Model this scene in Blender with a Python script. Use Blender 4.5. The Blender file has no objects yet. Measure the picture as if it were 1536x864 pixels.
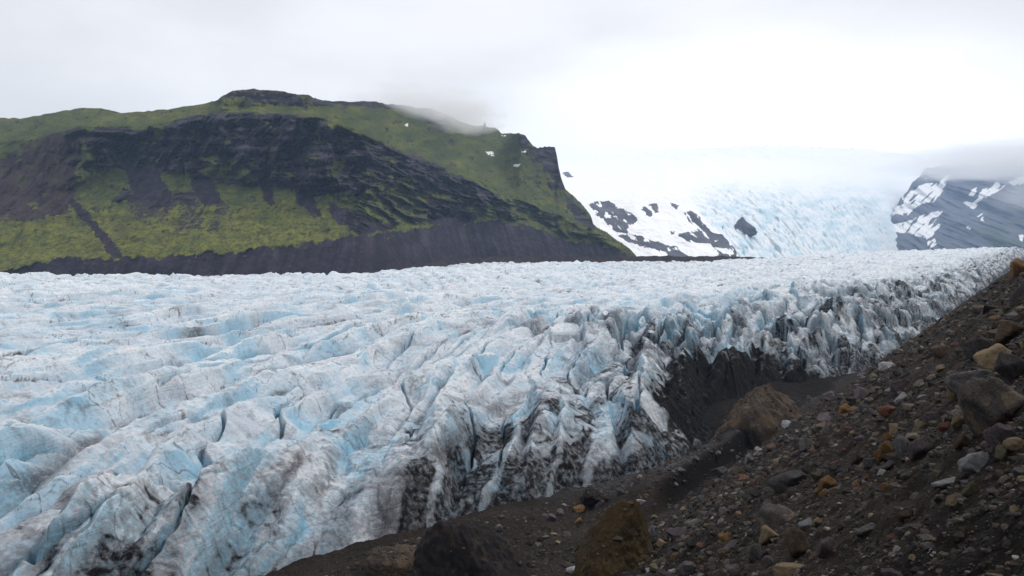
import bpy, math, random
import numpy as np

QUAL = 1.0
# ------------------------------------------------------------------ camera model
F, CX, HY, H = 1195.0, 768.0, 360.0, 40.0      # photo focal length (px of a 1536 frame), horizon row, eye height
SX, SY = 0.5597, 0.8287                        # direction the moraine and the glacier run in
RX, RY = 0.8287, -0.5597                       # uphill direction of the moraine slope
rng = np.random.default_rng(7)
random.seed(7)
scene = bpy.context.scene
COL = scene.collection

# ------------------------------------------------------------------ noise
def _h(ix, iy, seed):
    h = (ix.astype(np.uint32) * np.uint32(374761393) + iy.astype(np.uint32) * np.uint32(668265263)
         + np.uint32((seed * 2246822519) & 0xffffffff))
    h = (h ^ (h >> np.uint32(13))) * np.uint32(1274126177)
    h ^= h >> np.uint32(16)
    h *= np.uint32(2654435761)
    return h ^ (h >> np.uint32(15))

_ANG = np.arange(256) * (2 * np.pi / 256)
_GX, _GY = np.cos(_ANG).astype(np.float32), np.sin(_ANG).astype(np.float32)

def pn(x, y, seed=0):
    x = np.asarray(x, np.float32); y = np.asarray(y, np.float32)
    fx = np.floor(x); fy = np.floor(y)
    ix = fx.astype(np.int32); iy = fy.astype(np.int32)
    tx = x - fx; ty = y - fy
    ux = tx * tx * tx * (tx * (tx * 6 - 15) + 10); uy = ty * ty * ty * (ty * (ty * 6 - 15) + 10)
    def g(dx, dy):
        k = _h(ix + dx, iy + dy, seed) & np.uint32(255)
        return _GX[k] * (tx - dx) + _GY[k] * (ty - dy)
    a = g(0, 0); b = g(1, 0); c = g(0, 1); d = g(1, 1)
    a = a + ux * (b - a); c = c + ux * (d - c)
    return (a + uy * (c - a)) * 1.5

def fbm(x, y, o=4, seed=0, gain=.5):
    s = 0; a = 1; n = 0
    for i in range(o):
        s = s + a * pn(x * 2 ** i, y * 2 ** i, seed + i * 17); n += a; a *= gain
    return s / n

def rid(x, y, o=4, seed=0, gain=.5):
    s = 0; a = 1; n = 0
    for i in range(o):
        s = s + a * (1 - np.abs(pn(x * 2 ** i, y * 2 ** i, seed + i * 17)) * 1.6); n += a; a *= gain
    return s / n

def rnd(ix, iy, seed):
    return (_h(ix, iy, seed) & np.uint32(0xffff)).astype(np.float32) / 65535.

def vor(x, y, seed=0):
    """F1, F2, offset from the nearest cell point, its cell index"""
    x = np.asarray(x, np.float32); y = np.asarray(y, np.float32)
    bx = np.floor(x).astype(np.int32); by = np.floor(y).astype(np.int32)
    f1 = np.full(x.shape, 9, np.float32); f2 = f1.copy()
    ox = np.zeros_like(x); oy = np.zeros_like(x); cx = bx.copy(); cy = by.copy()
    for j in (-1, 0, 1):
        for i in (-1, 0, 1):
            px = bx + i; py = by + j
            dx = px + .1 + .8 * rnd(px, py, seed) - x; dy = py + .1 + .8 * rnd(px, py, seed + 5) - y
            d = np.sqrt(dx * dx + dy * dy)
            m = d < f1
            f2 = np.where(m, f1, np.minimum(f2, d)); f1 = np.where(m, d, f1)
            ox = np.where(m, -dx, ox); oy = np.where(m, -dy, oy)
            cx = np.where(m, px, cx); cy = np.where(m, py, cy)
    return f1, f2, ox, oy, cx, cy

def sm(a, b, x):
    t = np.clip((x - a) / (b - a), 0, 1)
    return t * t * (3 - 2 * t)

def curve(pts):
    xs = np.array([p[0] for p in pts], float); ys = np.array([p[1] for p in pts], float)
    return lambda v: np.interp(v, xs, ys)

# ------------------------------------------------------------------ mesh helpers
def mesh_from(name, co, quads, attrs=None, mat=None, smooth=True, tris=False):
    me = bpy.data.meshes.new(name)
    n = len(co); k = 3 if tris else 4
    nf = len(quads)
    me.vertices.add(n); me.vertices.foreach_set('co', np.ascontiguousarray(co, np.float32).ravel())
    me.loops.add(nf * k); me.loops.foreach_set('vertex_index', np.ascontiguousarray(quads, np.int32).ravel())
    me.polygons.add(nf); me.polygons.foreach_set('loop_start', np.arange(nf, dtype=np.int32) * k)
    me.polygons.foreach_set('use_smooth', np.full(nf, smooth, bool))
    for key, v in (attrs or {}).items():
        if v.ndim == 1:
            at = me.attributes.new(key, 'FLOAT', 'POINT'); at.data.foreach_set('value', np.ascontiguousarray(v, np.float32))
        else:
            at = me.attributes.new(key, 'FLOAT_COLOR', 'POINT')
            c4 = np.ones((n, 4), np.float32); c4[:, :3] = v
            at.data.foreach_set('color', c4.ravel())
    me.update(calc_edges=True); me.validate()
    if mat: me.materials.append(mat)
    return me

def link(name, me, **props):
    o = bpy.data.objects.new(name, me); COL.objects.link(o)
    for k, v in props.items(): o[k] = v
    return o

def grid_faces(nr, nc, wrap=False):
    i = np.arange(nr - 1)[:, None] * nc; j = np.arange(nc if wrap else nc - 1)[None, :]
    j2 = (j + 1) % nc
    return np.stack([i + j, i + j2, i + nc + j2, i + nc + j], -1).reshape(-1, 4)

def inpoly(px, py, poly):
    c = np.zeros(px.shape, bool); n = len(poly)
    for i in range(n):
        x1, y1 = poly[i]; x2, y2 = poly[(i + 1) % n]
        if y1 == y2: continue
        c ^= ((y1 > py) != (y2 > py)) & (px < (x2 - x1) * (py - y1) / (y2 - y1) + x1)
    return c

# ------------------------------------------------------------------ node helpers
class NT:
    def __init__(s, name):
        s.m = bpy.data.materials.new(name); s.m.use_nodes = True
        s.t = s.m.node_tree; s.n = s.t.nodes; s.l = s.t.links
        s.n.clear(); s.out = s.n.new('ShaderNodeOutputMaterial')
        s.b = s.n.new('ShaderNodeBsdfPrincipled'); s.l.new(s.b.outputs[0], s.out.inputs[0])
        s.b.inputs['Specular IOR Level'].default_value = .08
        s._obj = None
    def set(s, i, v):
        if hasattr(v, 'is_output') or isinstance(v, bpy.types.NodeSocket): s.l.new(v, i)
        elif isinstance(v, (tuple, list)) and len(v) == 3 and i.type == 'RGBA': i.default_value = (*v, 1)
        else: i.default_value = v
    def obj(s):
        if s._obj is None: s._obj = s.n.new('ShaderNodeTexCoord').outputs['Object']
        return s._obj
    def map(s, scale=(1, 1, 1), rot=(0, 0, 0), vec=None):
        m = s.n.new('ShaderNodeMapping'); m.inputs['Scale'].default_value = scale; m.inputs['Rotation'].default_value = rot
        s.l.new(vec or s.obj(), m.inputs[0]); return m.outputs[0]
    def noise(s, scale, det=4, rough=.55, vec=None, dist=0, ty='FBM'):
        n = s.n.new('ShaderNodeTexNoise'); n.noise_type = ty
        n.inputs['Scale'].default_value = scale; n.inputs['Detail'].default_value = det
        n.inputs['Roughness'].default_value = rough; n.inputs['Distortion'].default_value = dist
        s.l.new(vec or s.obj(), n.inputs['Vector']); return n.outputs[0]
    def voro(s, scale, feat='F1', vec=None, out=0):
        n = s.n.new('ShaderNodeTexVoronoi'); n.feature = feat; n.inputs['Scale'].default_value = scale
        s.l.new(vec or s.obj(), n.inputs['Vector']); return n.outputs[out]
    def attr(s, name, color=False):
        a = s.n.new('ShaderNodeAttribute'); a.attribute_name = name
        return a.outputs['Color' if color else 'Fac']
    def ramp(s, f, lo, hi, a=0., b=1.):
        m = s.n.new('ShaderNodeMapRange'); m.interpolation_type = 'SMOOTHSTEP'
        s.set(m.inputs[0], f)
        for k, v in zip((1, 2, 3, 4), (lo, hi, a, b)): m.inputs[k].default_value = v
        return m.outputs[0]
    def math(s, op, a, b=0.):
        m = s.n.new('ShaderNodeMath'); m.operation = op; s.set(m.inputs[0], a); s.set(m.inputs[1], b); return m.outputs[0]
    def mix(s, f, a, b, mode='MIX'):
        m = s.n.new('ShaderNodeMix'); m.data_type = 'RGBA'; m.blend_type = mode
        s.set(m.inputs[0], f); s.set(m.inputs[6], a); s.set(m.inputs[7], b); return m.outputs[2]
    def done(s, col, rough=.9, bump=None, dist=1., strength=1.):
        s.set(s.b.inputs['Base Color'], col); s.set(s.b.inputs['Roughness'], rough)
        if bump is not None:
            b = s.n.new('ShaderNodeBump'); b.inputs['Distance'].default_value = dist; b.inputs['Strength'].default_value = strength
            s.set(b.inputs['Height'], bump); s.l.new(b.outputs[0], s.b.inputs['Normal'])
        return s.m

# ------------------------------------------------------------------ materials
def mat_ice():
    t = NT('glacier_ice')
    blue, dirt_shade, band = t.attr('blue'), t.attr('dirt_shade'), t.attr('crack')
    n1 = t.noise(.09, 5); n2 = t.noise(.9, 6, .65)
    vb = t.map((.06, .06, 1.5), (0.12, -.1, .5))
    lay = t.noise(1.2, 5, .7, vb, .6)
    c = t.mix(t.ramp(n1, .3, .7), (.52, .57, .64), (.72, .745, .78))
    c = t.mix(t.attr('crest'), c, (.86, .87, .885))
    c = t.mix(t.ramp(n2, .45, .75, 0, .45), c, (.43, .43, .46))
    c = t.mix(blue, c, (.16, .44, .62))
    c = t.mix(t.math('MULTIPLY', t.ramp(lay, .46, .60), .42), c, (.34, .54, .66))
    c = t.mix(t.math('MULTIPLY', t.ramp(lay, .48, .36), .34), c, (.35, .345, .37))
    dust = t.noise(.22, 8, .72, t.map((1, .35, 1), (0, 0, .5)), .8)
    c = t.mix(t.ramp(dust, .54, .72, 0, .42), c, (.28, .275, .29))
    c = t.mix(t.math('MULTIPLY', band, t.ramp(n2, .3, .55, .45, 1.)), c, (.07, .065, .075))
    dcol = t.mix(t.ramp(t.noise(.35, 5), .45, .68), (.008, .007, .009), (.024, .018, .017))
    n4 = t.noise(.45, 8, .72, None, .6)
    dm = t.math('ADD', dirt_shade, t.math('MULTIPLY', t.math('SUBTRACT', t.math('ADD', n2, n4), 1.), 1.3))
    c = t.mix(t.ramp(dm, -.02, .55, 0, .62), c, t.mix(t.ramp(n4, .4, .6), (.13, .135, .15), (.24, .245, .265)))
    c = t.mix(t.ramp(dm, .48, 1.2, 0, 1.), c, dcol)
    c = t.mix(t.ramp(dirt_shade, 1.05, 1.5), c, t.mix(t.ramp(t.noise(1.1, 8, .78), .58, .70), (.005, .0045, .005), (.045, .042, .045)))  # cave pocket: black debris and the shade under the ice in one colour
    bump = t.math('ADD', t.math('MULTIPLY', t.noise(1.3, 8, .75), .8), t.math('MULTIPLY', lay, .5))
    t.set(t.b.inputs['Specular IOR Level'], t.ramp(dirt_shade, .1, .6, .35, .06))
    return t.done(c, t.ramp(n2, .3, .7, .5, .85), bump, .6)

def mat_ground():
    t = NT('moraine_soil')
    n1 = t.noise(.12, 5); n2 = t.noise(2.5, 8, .7); n3 = t.noise(14., 6, .75)
    c = t.mix(t.ramp(n1, .35, .65), (.016, .0125, .0105), (.034, .025, .0195))
    c = t.mix(t.ramp(n2, .5, .75), c, (.058, .044, .034))
    c = t.mix(t.ramp(n3, .58, .72), c, (.075, .063, .054))
    c = t.mix(t.ramp(t.noise(.6, 5, .6), .60, .72, 0, .5), c, (.055, .030, .013))
    c = t.mix(t.attr('grey'), c, t.mix(t.ramp(t.noise(1.2, 8, .8), .46, .60), (.020, .020, .022), (.13, .13, .145)))
    bump = t.math('ADD', t.math('MULTIPLY', n2, .7), t.math('MULTIPLY', n3, .2))
    wv = t.n.new('ShaderNodeVectorMath'); wv.operation = 'MULTIPLY_ADD'
    nn = t.n.new('ShaderNodeTexNoise'); nn.inputs['Scale'].default_value = 3.; nn.inputs['Detail'].default_value = 5; t.l.new(t.obj(), nn.inputs['Vector'])
    t.l.new(nn.outputs['Color'], wv.inputs[0]); wv.inputs[1].default_value = (.25, .25, .25); t.l.new(t.obj(), wv.inputs[2])
    for sc, hgt in ((2.2, .5), (6., .22), (15., .09)):
        cellc = t.voro(sc, 'F1', wv.outputs[0], 1); dd = t.voro(sc, 'F1', wv.outputs[0], 0)
        sp = t.n.new('ShaderNodeSeparateColor'); t.l.new(cellc, sp.inputs[0])
        pick = t.math('MULTIPLY', t.ramp(sp.outputs[0], .45, .6), t.ramp(dd, .48, .30))
        pc = t.mix(t.ramp(sp.outputs[1], .2, .95), (.022, .018, .017), (.085, .072, .062))
        c = t.mix(t.math('MULTIPLY', pick, .8), c, pc)
        bump = t.math('ADD', bump, t.math('MULTIPLY', t.math('MULTIPLY', pick, t.math('SUBTRACT', 1., dd)), hgt))
    c = t.mix(t.math('MULTIPLY', t.attr('painted_shade'), .8), c, (.006, .005, .0048))  # shade of hollows and the undercut bank put into the soil colour
    return t.done(c, .85, bump, .6)

def mat_mountain():
    t = NT('mountainside')
    rock, scree, gold, snow = t.attr('rock'), t.attr('scree'), t.attr('gold'), t.attr('snow')
    n1 = t.noise(.02, 6, .6); n2 = t.noise(.11, 7, .68); strat = t.noise(.05, 6, .65, t.map((.25, .25, 2.2)))
    g = t.mix(gold, (.062, .084, .034), (.20, .20, .042))
    g = t.mix(t.ramp(n2, .42, .66), g, (.060, .072, .028))
    g = t.mix(t.ramp(n1, .5, .75, 0, .6), g, (.13, .118, .050))
    r = t.mix(t.ramp(strat, .38, .62), (.018, .016, .021), (.078, .068, .080))
    r = t.mix(t.ramp(n2, .55, .72, 0, .8), r, (.066, .053, .045))
    s = t.mix(t.ramp(n2, .35, .7), (.028, .022, .032), (.058, .047, .062))
    s = t.mix(t.attr('red'), s, (.085, .058, .05))
    st = t.attr('streak')
    s = t.mix(t.ramp(st, .35, .75, 0, .7), s, (.016, .013, .018)); s = t.mix(t.ramp(st, .38, .15, 0, .5), s, (.085, .075, .088))
    n6 = t.noise(.045, 6, .7, t.map((1, 1, .55)))
    r = t.mix(t.ramp(n6, .52, .68, 0, .8), r, (.006, .0055, .008)); r = t.mix(t.ramp(n6, .46, .34, 0, .55), r, (.095, .082, .092))
    r = t.mix(t.ramp(st, .55, .85, 0, .7), r, (.007, .006, .009)); r = t.mix(t.ramp(st, .35, .1, 0, .6), r, (.075, .066, .076))
    n5 = t.noise(.32, 6, .7)
    r = t.mix(t.math('MULTIPLY', t.attr('ledge'), .5), r, (.005, .0045, .006))
    g = t.mix(t.ramp(n5, .48, .68, 0, .8), g, (.026, .030, .016)); g = t.mix(t.ramp(n5, .42, .25, 0, .7), g, (.20, .20, .06))
    bl = t.math('MULTIPLY', t.math('SUBTRACT', t.math('ADD', n2, n5), 1.), 1.7)
    c = t.mix(t.ramp(t.math('ADD', rock, bl), .3, .7), g, r)
    c = t.mix(t.ramp(t.math('ADD', scree, bl), .25, .75), c, s)
    c = t.mix(t.ramp(snow, .45, .55), c, (.8, .82, .85))
    bump = t.math('ADD', t.math('MULTIPLY', n2, .6), t.math('MULTIPLY', strat, t.math('MULTIPLY', rock, .8)))
    return t.done(c, .95, bump, 6.)

def mat_farsnow(name, snowcol=(.97, .97, .97)):
    t = NT(name)
    snow, blue = t.attr('snow'), t.attr('blue')
    n = t.noise(.012, 7, .65); n2 = t.noise(.05, 6, .65)
    r = t.mix(t.ramp(n, .35, .65), (.078, .086, .11), (.145, .15, .175))  # rock paler and bluer, distance haze put into the colour
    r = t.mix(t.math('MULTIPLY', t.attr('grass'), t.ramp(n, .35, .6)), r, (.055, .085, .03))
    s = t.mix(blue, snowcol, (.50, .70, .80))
    c = t.mix(t.ramp(t.math('ADD', snow, t.math('MULTIPLY', t.math('SUBTRACT', t.math('ADD', n, n2), 1.), .6)), .42, .58), r, s)
    return t.done(c, .8, n2, 4.)

def mat_band():
    t = NT('moraine_debris'); n = t.noise(.12, 7, .7)
    c = t.mix(t.ramp(n, .35, .65), (.022, .016, .017), (.055, .042, .042))
    c = t.mix(t.ramp(t.noise(.3, 5, .7), .66, .72), c, (.42, .45, .48))
    return t.done(c, .95, n, 2.)

def mat_rock(name, a, b, c3=None, sc=3.):
    t = NT(name); g_ = 1.45
    a, b = tuple(v * g_ for v in a), tuple(v * g_ for v in b); c3 = c3 and tuple(v * g_ for v in c3)
    n1 = t.noise(sc, 7, .65); n2 = t.noise(sc * 7, 6, .7)
    c = t.mix(t.ramp(n1, .35, .65), a, b)
    c = t.mix(t.ramp(n2, .52, .75, 0, .85), c, tuple(min(1, v * 1.9) for v in b))
    c = t.mix(t.ramp(n2, .48, .28, 0, .85), c, tuple(v * .45 for v in a))
    if c3: c = t.mix(t.ramp(t.noise(sc * .8, 5, .6), .52, .64), c, c3)
    return t.done(c, .8, t.math('ADD', t.math('MULTIPLY', n1, .6), t.math('MULTIPLY', n2, .6)), .1)

def mat_gravel():
    t = NT('gravel_stone'); n = t.noise(30., 4, .6)
    c = t.mix(t.ramp(n, .3, .75, .55, 1.), (0, 0, 0), t.attr('tone', True))
    return t.done(c, .8)

MICE, MGROUND, MMOUNT, MBAND, MGRAVEL = mat_ice(), mat_ground(), mat_mountain(), mat_band(), mat_gravel()
MFAR = mat_farsnow('snowy_rock'); 
ROCKM = {
    'dark grey': mat_rock('dark_grey_stone', (.022, .021, .022), (.045, .042, .042)),
    'grey': mat_rock('grey_stone', (.05, .047, .047), (.095, .09, .09)),
    'pale grey': mat_rock('pale_grey_stone', (.12, .12, .125), (.22, .22, .225)),
    'brown': mat_rock('brown_stone', (.038, .027, .020), (.075, .055, .040)),
    'tan': mat_rock('tan_stone', (.10, .075, .048), (.18, .135, .085)),
    'orange': mat_rock('orange_stone', (.06, .036, .018), (.13, .074, .030)),
    'purple grey': mat_rock('purple_grey_stone', (.042, .034, .038), (.085, .070, .076)),
    'reddish': mat_rock('reddish_stone', (.075, .032, .024), (.13, .062, .045)),
    'olive': mat_rock('olive_stone', (.050, .046, .027), (.095, .088, .055)),
    'two-tone': mat_rock('two_tone_stone', (.035, .031, .030), (.065, .056, .050), (.12, .092, .062), 1.6),
}

# ------------------------------------------------------------------ terrain functions
marg = curve([(-600, -140), (-300, -122), (0, -104), (77, -99), (101, -97), (117, -92), (131, -87), (155, -78), (178, -70), (195, -70.5),
              (212, -78), (253, -88), (300, -82), (328, -66), (363, -58), (450, -55), (4000, -55)])

def aq(x, y):
    return x * SX + y * SY, x * RX + y * RY

def ground_z(x, y, detail=True):
    x = np.asarray(x, np.float64); y = np.asarray(y, np.float64)
    a, q = aq(x, y)
    r = np.hypot(x, y)
    qq = q + 3.0 * fbm(a / 60, q / 60, 2, 3) * sm(15, 80, r)
    # slope, toe channel, terrace
    z = 37.7 + .857 * np.minimum(qq, 60) + np.maximum(qq - 60, 0) * .05
    toe = -12.6
    z = np.where(z > toe, z, toe)
    z = toe + np.log1p(np.exp(np.clip((37.7 + .857 * np.minimum(qq, 60) + np.maximum(qq - 60, 0) * .05 - toe) / 1.6, -30, 200))) * 1.6
    w = 2.2 * fbm(a / 25, q / 25 + 3, 3, 11)
    step = sm(-61.2, -63.2, q + w * .5)                       # bank on the far side of the toe channel
    bank = step * sm(128, 150, a) * sm(230, 205, a) * 4.6 * sm(-77, -66, q)
    bank += step * sm(110, 80, a) * 0.6
    z = z + bank
    # ground falls under the ice
    e = marg(a) - q
    z = z - sm(6, 60, e) * 14 - sm(-6, 10, e) * 1.2
    # dark cave pocket at the foot of the ice, left of the brown mound
    z = z - 4.0 * np.exp(-(((a - 208) / 14) ** 2 + ((q + 80) / 6) ** 2)) - 3. * np.exp(-(((a - 290) / 22) ** 2 + ((q + 72) / 7) ** 2))
    if detail:
        k = sm(3000, 600, r)
        steep = sm(-66, -52, q)
        z = z + k * (1.5 * fbm(a / 34, q / 14, 3, 21) * sm(8, 45, r) + .55 * rid(a / 9, q / 5, 3, 22) * sm(5, 25, r) * (.6 + .4 * steep)
                     + .34 * fbm(x / 1.9, y / 1.9, 4, 23) + .09 * fbm(x / .5, y / .5, 4, 24))
        z = z - .12 * sm(30, 3, r)
    return z

def make_ground():
    rs = np.concatenate([np.geomspace(.4, 3.0, 26)[:-1], np.geomspace(3.0, 420, int(1150 * QUAL))[:-1], np.geomspace(420, 8800, 50)])
    az = np.concatenate([np.linspace(-34, 41, int(980 * QUAL)), np.linspace(41, 326, 150)[1:-1]])
    az = np.radians(az)
    R, A = np.meshgrid(rs, az, indexing='ij')
    X = R * np.sin(A); Y = R * np.cos(A)
    Z = ground_z(X, Y)
    a, q = aq(X, Y)
    far = sm(420, 2000, R)
    Z = Z * (1 - far) + far * (-30)
    Z = np.where((q > -50) & (R > 420), np.minimum(37 + .85 * np.clip(q, -60, 60), 90) * (1 - sm(1500, 4000, R)) - 30 * sm(1500, 4000, R), Z)
    grey = sm(-63.5, -65.5, q) * sm(135, 155, a) * sm(-.25, .35, fbm(X / 18, Y / 18, 3, 44) + .15) * (R < 420)
    painted_shade = sm(11.5, 6.5, np.hypot(X - 3.2, Y - 1.) + 2.5 * fbm(X / 2.5, Y / 2.5, 4, 45)) * (R < 60)  # painted shade of the near hollow at lower right
    hol = sm(180, 196, a) * sm(385, 360, a) * sm(-64, -68, q + 3 * fbm(X / 7, Y / 7, 3, 46)) * (R < 420)  # cave hollow floor, its shade painted nearly black
    painted_shade = np.maximum(painted_shade, .95 * sm(-64.8, -63.4, q) * sm(-60.2, -61.4, q) * sm(138, 148, a) * sm(222, 208, a) * (R < 420))  # shadow of the undercut bank, painted on its face
    painted_shade = np.maximum(painted_shade, hol); grey = grey * (1 - hol)
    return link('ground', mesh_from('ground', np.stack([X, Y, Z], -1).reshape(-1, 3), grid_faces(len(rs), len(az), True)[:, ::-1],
                {'grey': grey.ravel(), 'painted_shade': painted_shade.ravel()}, MGROUND), kind='structure')

# ------------------------------------------------------------------ glacier
edge_y = curve([(-900, 700), (-300, 900), (0, 925), (300, 895), (550, 930), (700, 1240), (800, 1310), (1000, 1280), (1160, 1420),
                (1300, 1900), (1400, 2150), (1536, 2500), (1900, 3200)])

def make_glacier():
    nc, nr = int(1500 * QUAL), int(1350 * QUAL)
    tx = np.tan(np.radians(np.linspace(-43, 42, nc)))
    t = np.linspace(0, 1, nr)
    ey = edge_y(CX + F * tx)
    y0 = 78.
    # rows denser near the camera; the last rows fold down at the far edge
    lo, hi = np.log(y0), np.log(ey)
    Y = np.exp(lo + (hi - lo)[None, :] * t[:, None])
    X = Y * tx[None, :]
    a, q = aq(X, Y)
    e = marg(a) - q + 2.5 * fbm(a / 14, q / 30, 3, 51)
    wx = X + 7 * fbm(X / 75, Y / 75, 2, 61); wy = Y + 7 * fbm(X / 75, Y / 75, 2, 62)
    wx = wx + 2.4 * fbm(X / 17, Y / 17, 3, 63)
    by = np.maximum(wy - 130, 0)
    bend = np.where(by < 330, .00125 * by ** 2, .00125 * 330 ** 2 + .825 * (by - 330))
    u = wx - bend; v = wy
    # elongated ridges
    n = pn(u / 24., v / 150., 71)
    n2 = pn(u / 11., v / 60., 72)
    p1 = 1 - np.minimum(np.abs(n) * 2.1, 1)                 # sharp crests
    b1 = np.minimum(np.abs(pn(u / 30. + 7, v / 160., 73)) * 2.0, 1) ** .8   # rounded crests, sharp troughs
    b2 = np.minimum(np.abs(n2) * 2.0, 1) ** .8
    far = sm(260, 800, Y)
    hum = rid(wx / 46, wy / 46, 4, 75, .5)
    hum2 = np.minimum(np.abs(pn((wx * .8 + wy * .6) / 20, (wy * .8 - wx * .6) / 34, 76)) * 2, 1)
    prof = .36 * b1 + .42 * p1 + .22 * b2
    marginal = sm(75, 8, e)
    ser = .85 * sm(205, 265, a) * sm(130, 25, e) * sm(900, 400, a) + .5 * sm(400, 900, a) * sm(120, 20, e)
    amp = 15 * (1 - .5 * far) * (.75 + .5 * sm(-.4, .4, fbm(X / 60, Y / 60, 2, 70)))
    fin = 1 - np.minimum(np.abs(pn(u / 8.5 + .3 * pn(u / 14, v / 40, 68), v / 75., 69)) * 2.2, 1)
    h = (2.1 - .9 * far) * (fin - .5) + amp * (prof - .55) + far * (2.6 * (hum - .6) + 3.0 * (hum2 - .5) + 2.0 * (rid((wx * .8 - wy * .6) / 13, (wx * .6 + wy * .8) / 26, 3, 74) - .6)) + 2.2 * fbm(X / 120, Y / 120, 2, 77)
    # cross breaks: short steps along the ridges
    cb = np.minimum(np.abs(pn(u / 60., v / 26. + .4 * pn(u / 20, v / 20, 79), 78)) * 3.2, 1)
    h = h - 1.5 * (1 - cb) ** 2 * (.5 + .5 * far)
    h = h + (.55 * (rid(u / 16., v / 5.5, 3, 110) - .6) + .8 * (rid(u / 6.5, v / 13., 3, 111) - .6)) * sm(620, 200, Y)
    # open slots
    c = np.abs(pn(u / 13., v / 55., 81)); cm = sm(.05, .3, fbm(X / 45, Y / 45, 2, 82) + .12) * sm(420, 250, Y)
    slot = sm(.055, .0, c) * cm
    h = h - 4.2 * slot
    # blocks of the broken margin
    f1, f2, ox, oy, ci, cj = vor(u / 11 + .35 * fbm(X / 6, Y / 6, 2, 85), (v + .2 * u) / 15, 83)
    blk = (rnd(ci, cj, 9) - .5) * 5 + (rnd(ci, cj, 10) - .5) * 11 * ox + (rnd(ci, cj, 11) - .5) * 11 * oy
    gap = sm(.22, .0, f2 - f1)
    g1, g2, ox2, oy2, di, dj = vor(X / 5. + .3 * fbm(X / 3, Y / 3, 2, 86), Y / 5., 84)
    blk2 = (rnd(di, dj, 12) - .5) * 1.6 + (rnd(di, dj, 13) - .5) * 3.6 * ox2 + (rnd(di, dj, 14) - .5) * 3.6 * oy2
    gap2 = sm(.16, .0, g2 - g1)
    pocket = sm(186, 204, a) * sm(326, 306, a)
    ser = ser * (1 - pocket * sm(24, 11, e))
    h = h - ser * .55 * (2.1 - .9 * far) * (fin - .5)
    h = h + ser * (blk * 1.3 - 4.0 * gap + 3.2 * (rid(u / 22, v / 24, 3, 87) - .5)) + np.maximum(marginal * .30 * sm(40, 12, e), ser * .6) * (blk2 - .7 * gap2)
    # small scale
    h = h + .38 * fbm(u / 3.2, v / 7, 4, 88) + .25 * (rid(X / 2.2, Y / 2.2, 3, 89) - .5) * sm(500, 150, Y)
    z0 = .0075 * np.maximum(a - 500, 0)
    f = 1 - (1 - np.clip(e / 34, 0, 1)) ** 2.9
    cliff = sm(0, 6, e)
    steepface = np.where(ser > .3, .5, 0) * sm(.3, .8, ser)
    f = f * (1 - steepface) + steepface * sm(-2, 26, e) ** .8
    base = -15 - 6 * sm(1, -4, e)
    Z = base + (z0 + 15) * f * cliff + h * np.clip(.25 + f, 0, 1) * sm(-1, 5, e)
    Z = Z + 9 * sm(190, 260, a) * sm(14, 42, e) * sm(190, 60, e) * sm(900, 450, a)
    Z = Z + pocket * sm(26, 12, e) * sm(-2, 3, e) * (2.2 * (rid(X / 8, Y / 5, 4, 130, .6) - .6) + .8 * fbm(X / 2.2, Y / 2.2, 4, 131, .6))
    Z = np.where(e < -2, -22, Z)
    # far edge folds down behind the last crest
    Z = Z - 26 * sm(.9925, 1.0, t)[:, None]
    # colour masks
    steep = np.abs(np.gradient(h, axis=1) / (np.gradient(X, axis=1) + 1e-6))
    steep = np.clip(steep, 0, 3)
    pr = np.clip(prof, 0, 1)
    blot = fbm(X / 26, Y / 26, 3, 91)
    blue = sm(.25, 1.1, steep) * sm(-.25, .35, blot) * .62 + sm(.5, .2, pr) * .35 * sm(-.3, .3, blot) + slot * .75 + gap * ser * .55
    blue = blue + .25 * sm(.1, .5, fbm(u / 9, v / 40, 3, 92))
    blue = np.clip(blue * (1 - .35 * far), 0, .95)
    thin = sm(.028, .0, np.abs(pn(u / 7 + .5 * fbm(X / 5, Y / 5, 3, 95), v / 10, 93))) * sm(-.05, .25, fbm(X / 22, Y / 22, 2, 94))
    thin2 = sm(.03, .0, np.abs(pn((X + Y) / 18 + .4 * fbm(X / 6, Y / 6, 3, 96), (X - Y) / 26, 97))) * sm(-.15, .2, fbm(X / 40, Y / 40, 2, 98))
    trough = sm(.26, .06, np.minimum(b1, .3 + b2)) * sm(-.15, .3, fbm(u / 12, v / 22, 3, 99)) + (1 - cb) ** 3 * sm(.05, .4, fbm(u / 25, v / 10, 2, 100)) * .6
    thin3 = sm(.05, .0, np.abs(pn(u / 5.5 + .35 * fbm(X / 6, Y / 6, 3, 120), v / 34, 121))) * sm(-.05, .3, fbm(u / 20, v / 45, 3, 122)) * sm(700, 300, Y)
    crack = np.clip(thin3 * .85 + thin * .9 + thin2 * .9 + trough * .85 + gap2 * marginal * .15 + gap * ser * .5, 0, 1)
    lay = fbm(e / 7.5 + .8 * fbm(a / 12, e / 12, 3, 104), a / 55, 4, 101)
    wig = e + 9 * fbm(a / 22, e / 14, 4, 102)
    wide = .5 + .6 * sm(100, 150, a)
    near = sm(172, 138, a) * (.12 + .88 * sm(96, 124, a))
    dirt_shade = 1.2 * (sm(8, 2, wig / wide) * (1 - near) + near * sm(15, 7, wig + 2)) + .2 * near * sm(30, 12, wig) + .26 * sm(58, 14, wig / wide + 10 * fbm(a / 34, e / 40, 2, 103)) + .85 * sm(.0, .36, lay) * sm(56, 12, wig / wide)
    vein = sm(.09, .0, np.abs(fbm(X / 9 + .5 * lay, Y / 9, 3, 112))) * sm(60, 20, e) * .6
    dirt_shade = dirt_shade + vein * wide + ser * .34 * sm(.0, .45, fbm(X / 14, Y / 9, 4, 105)) + ser * .12 * sm(60, 8, e) + .18 * ser * sm(-.5, -2.5, blk)
    dirt_shade = dirt_shade + .34 * sm(.05, .45, fbm(X / 40, Y / 26, 4, 106)) * sm(150, 40, e)
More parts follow.
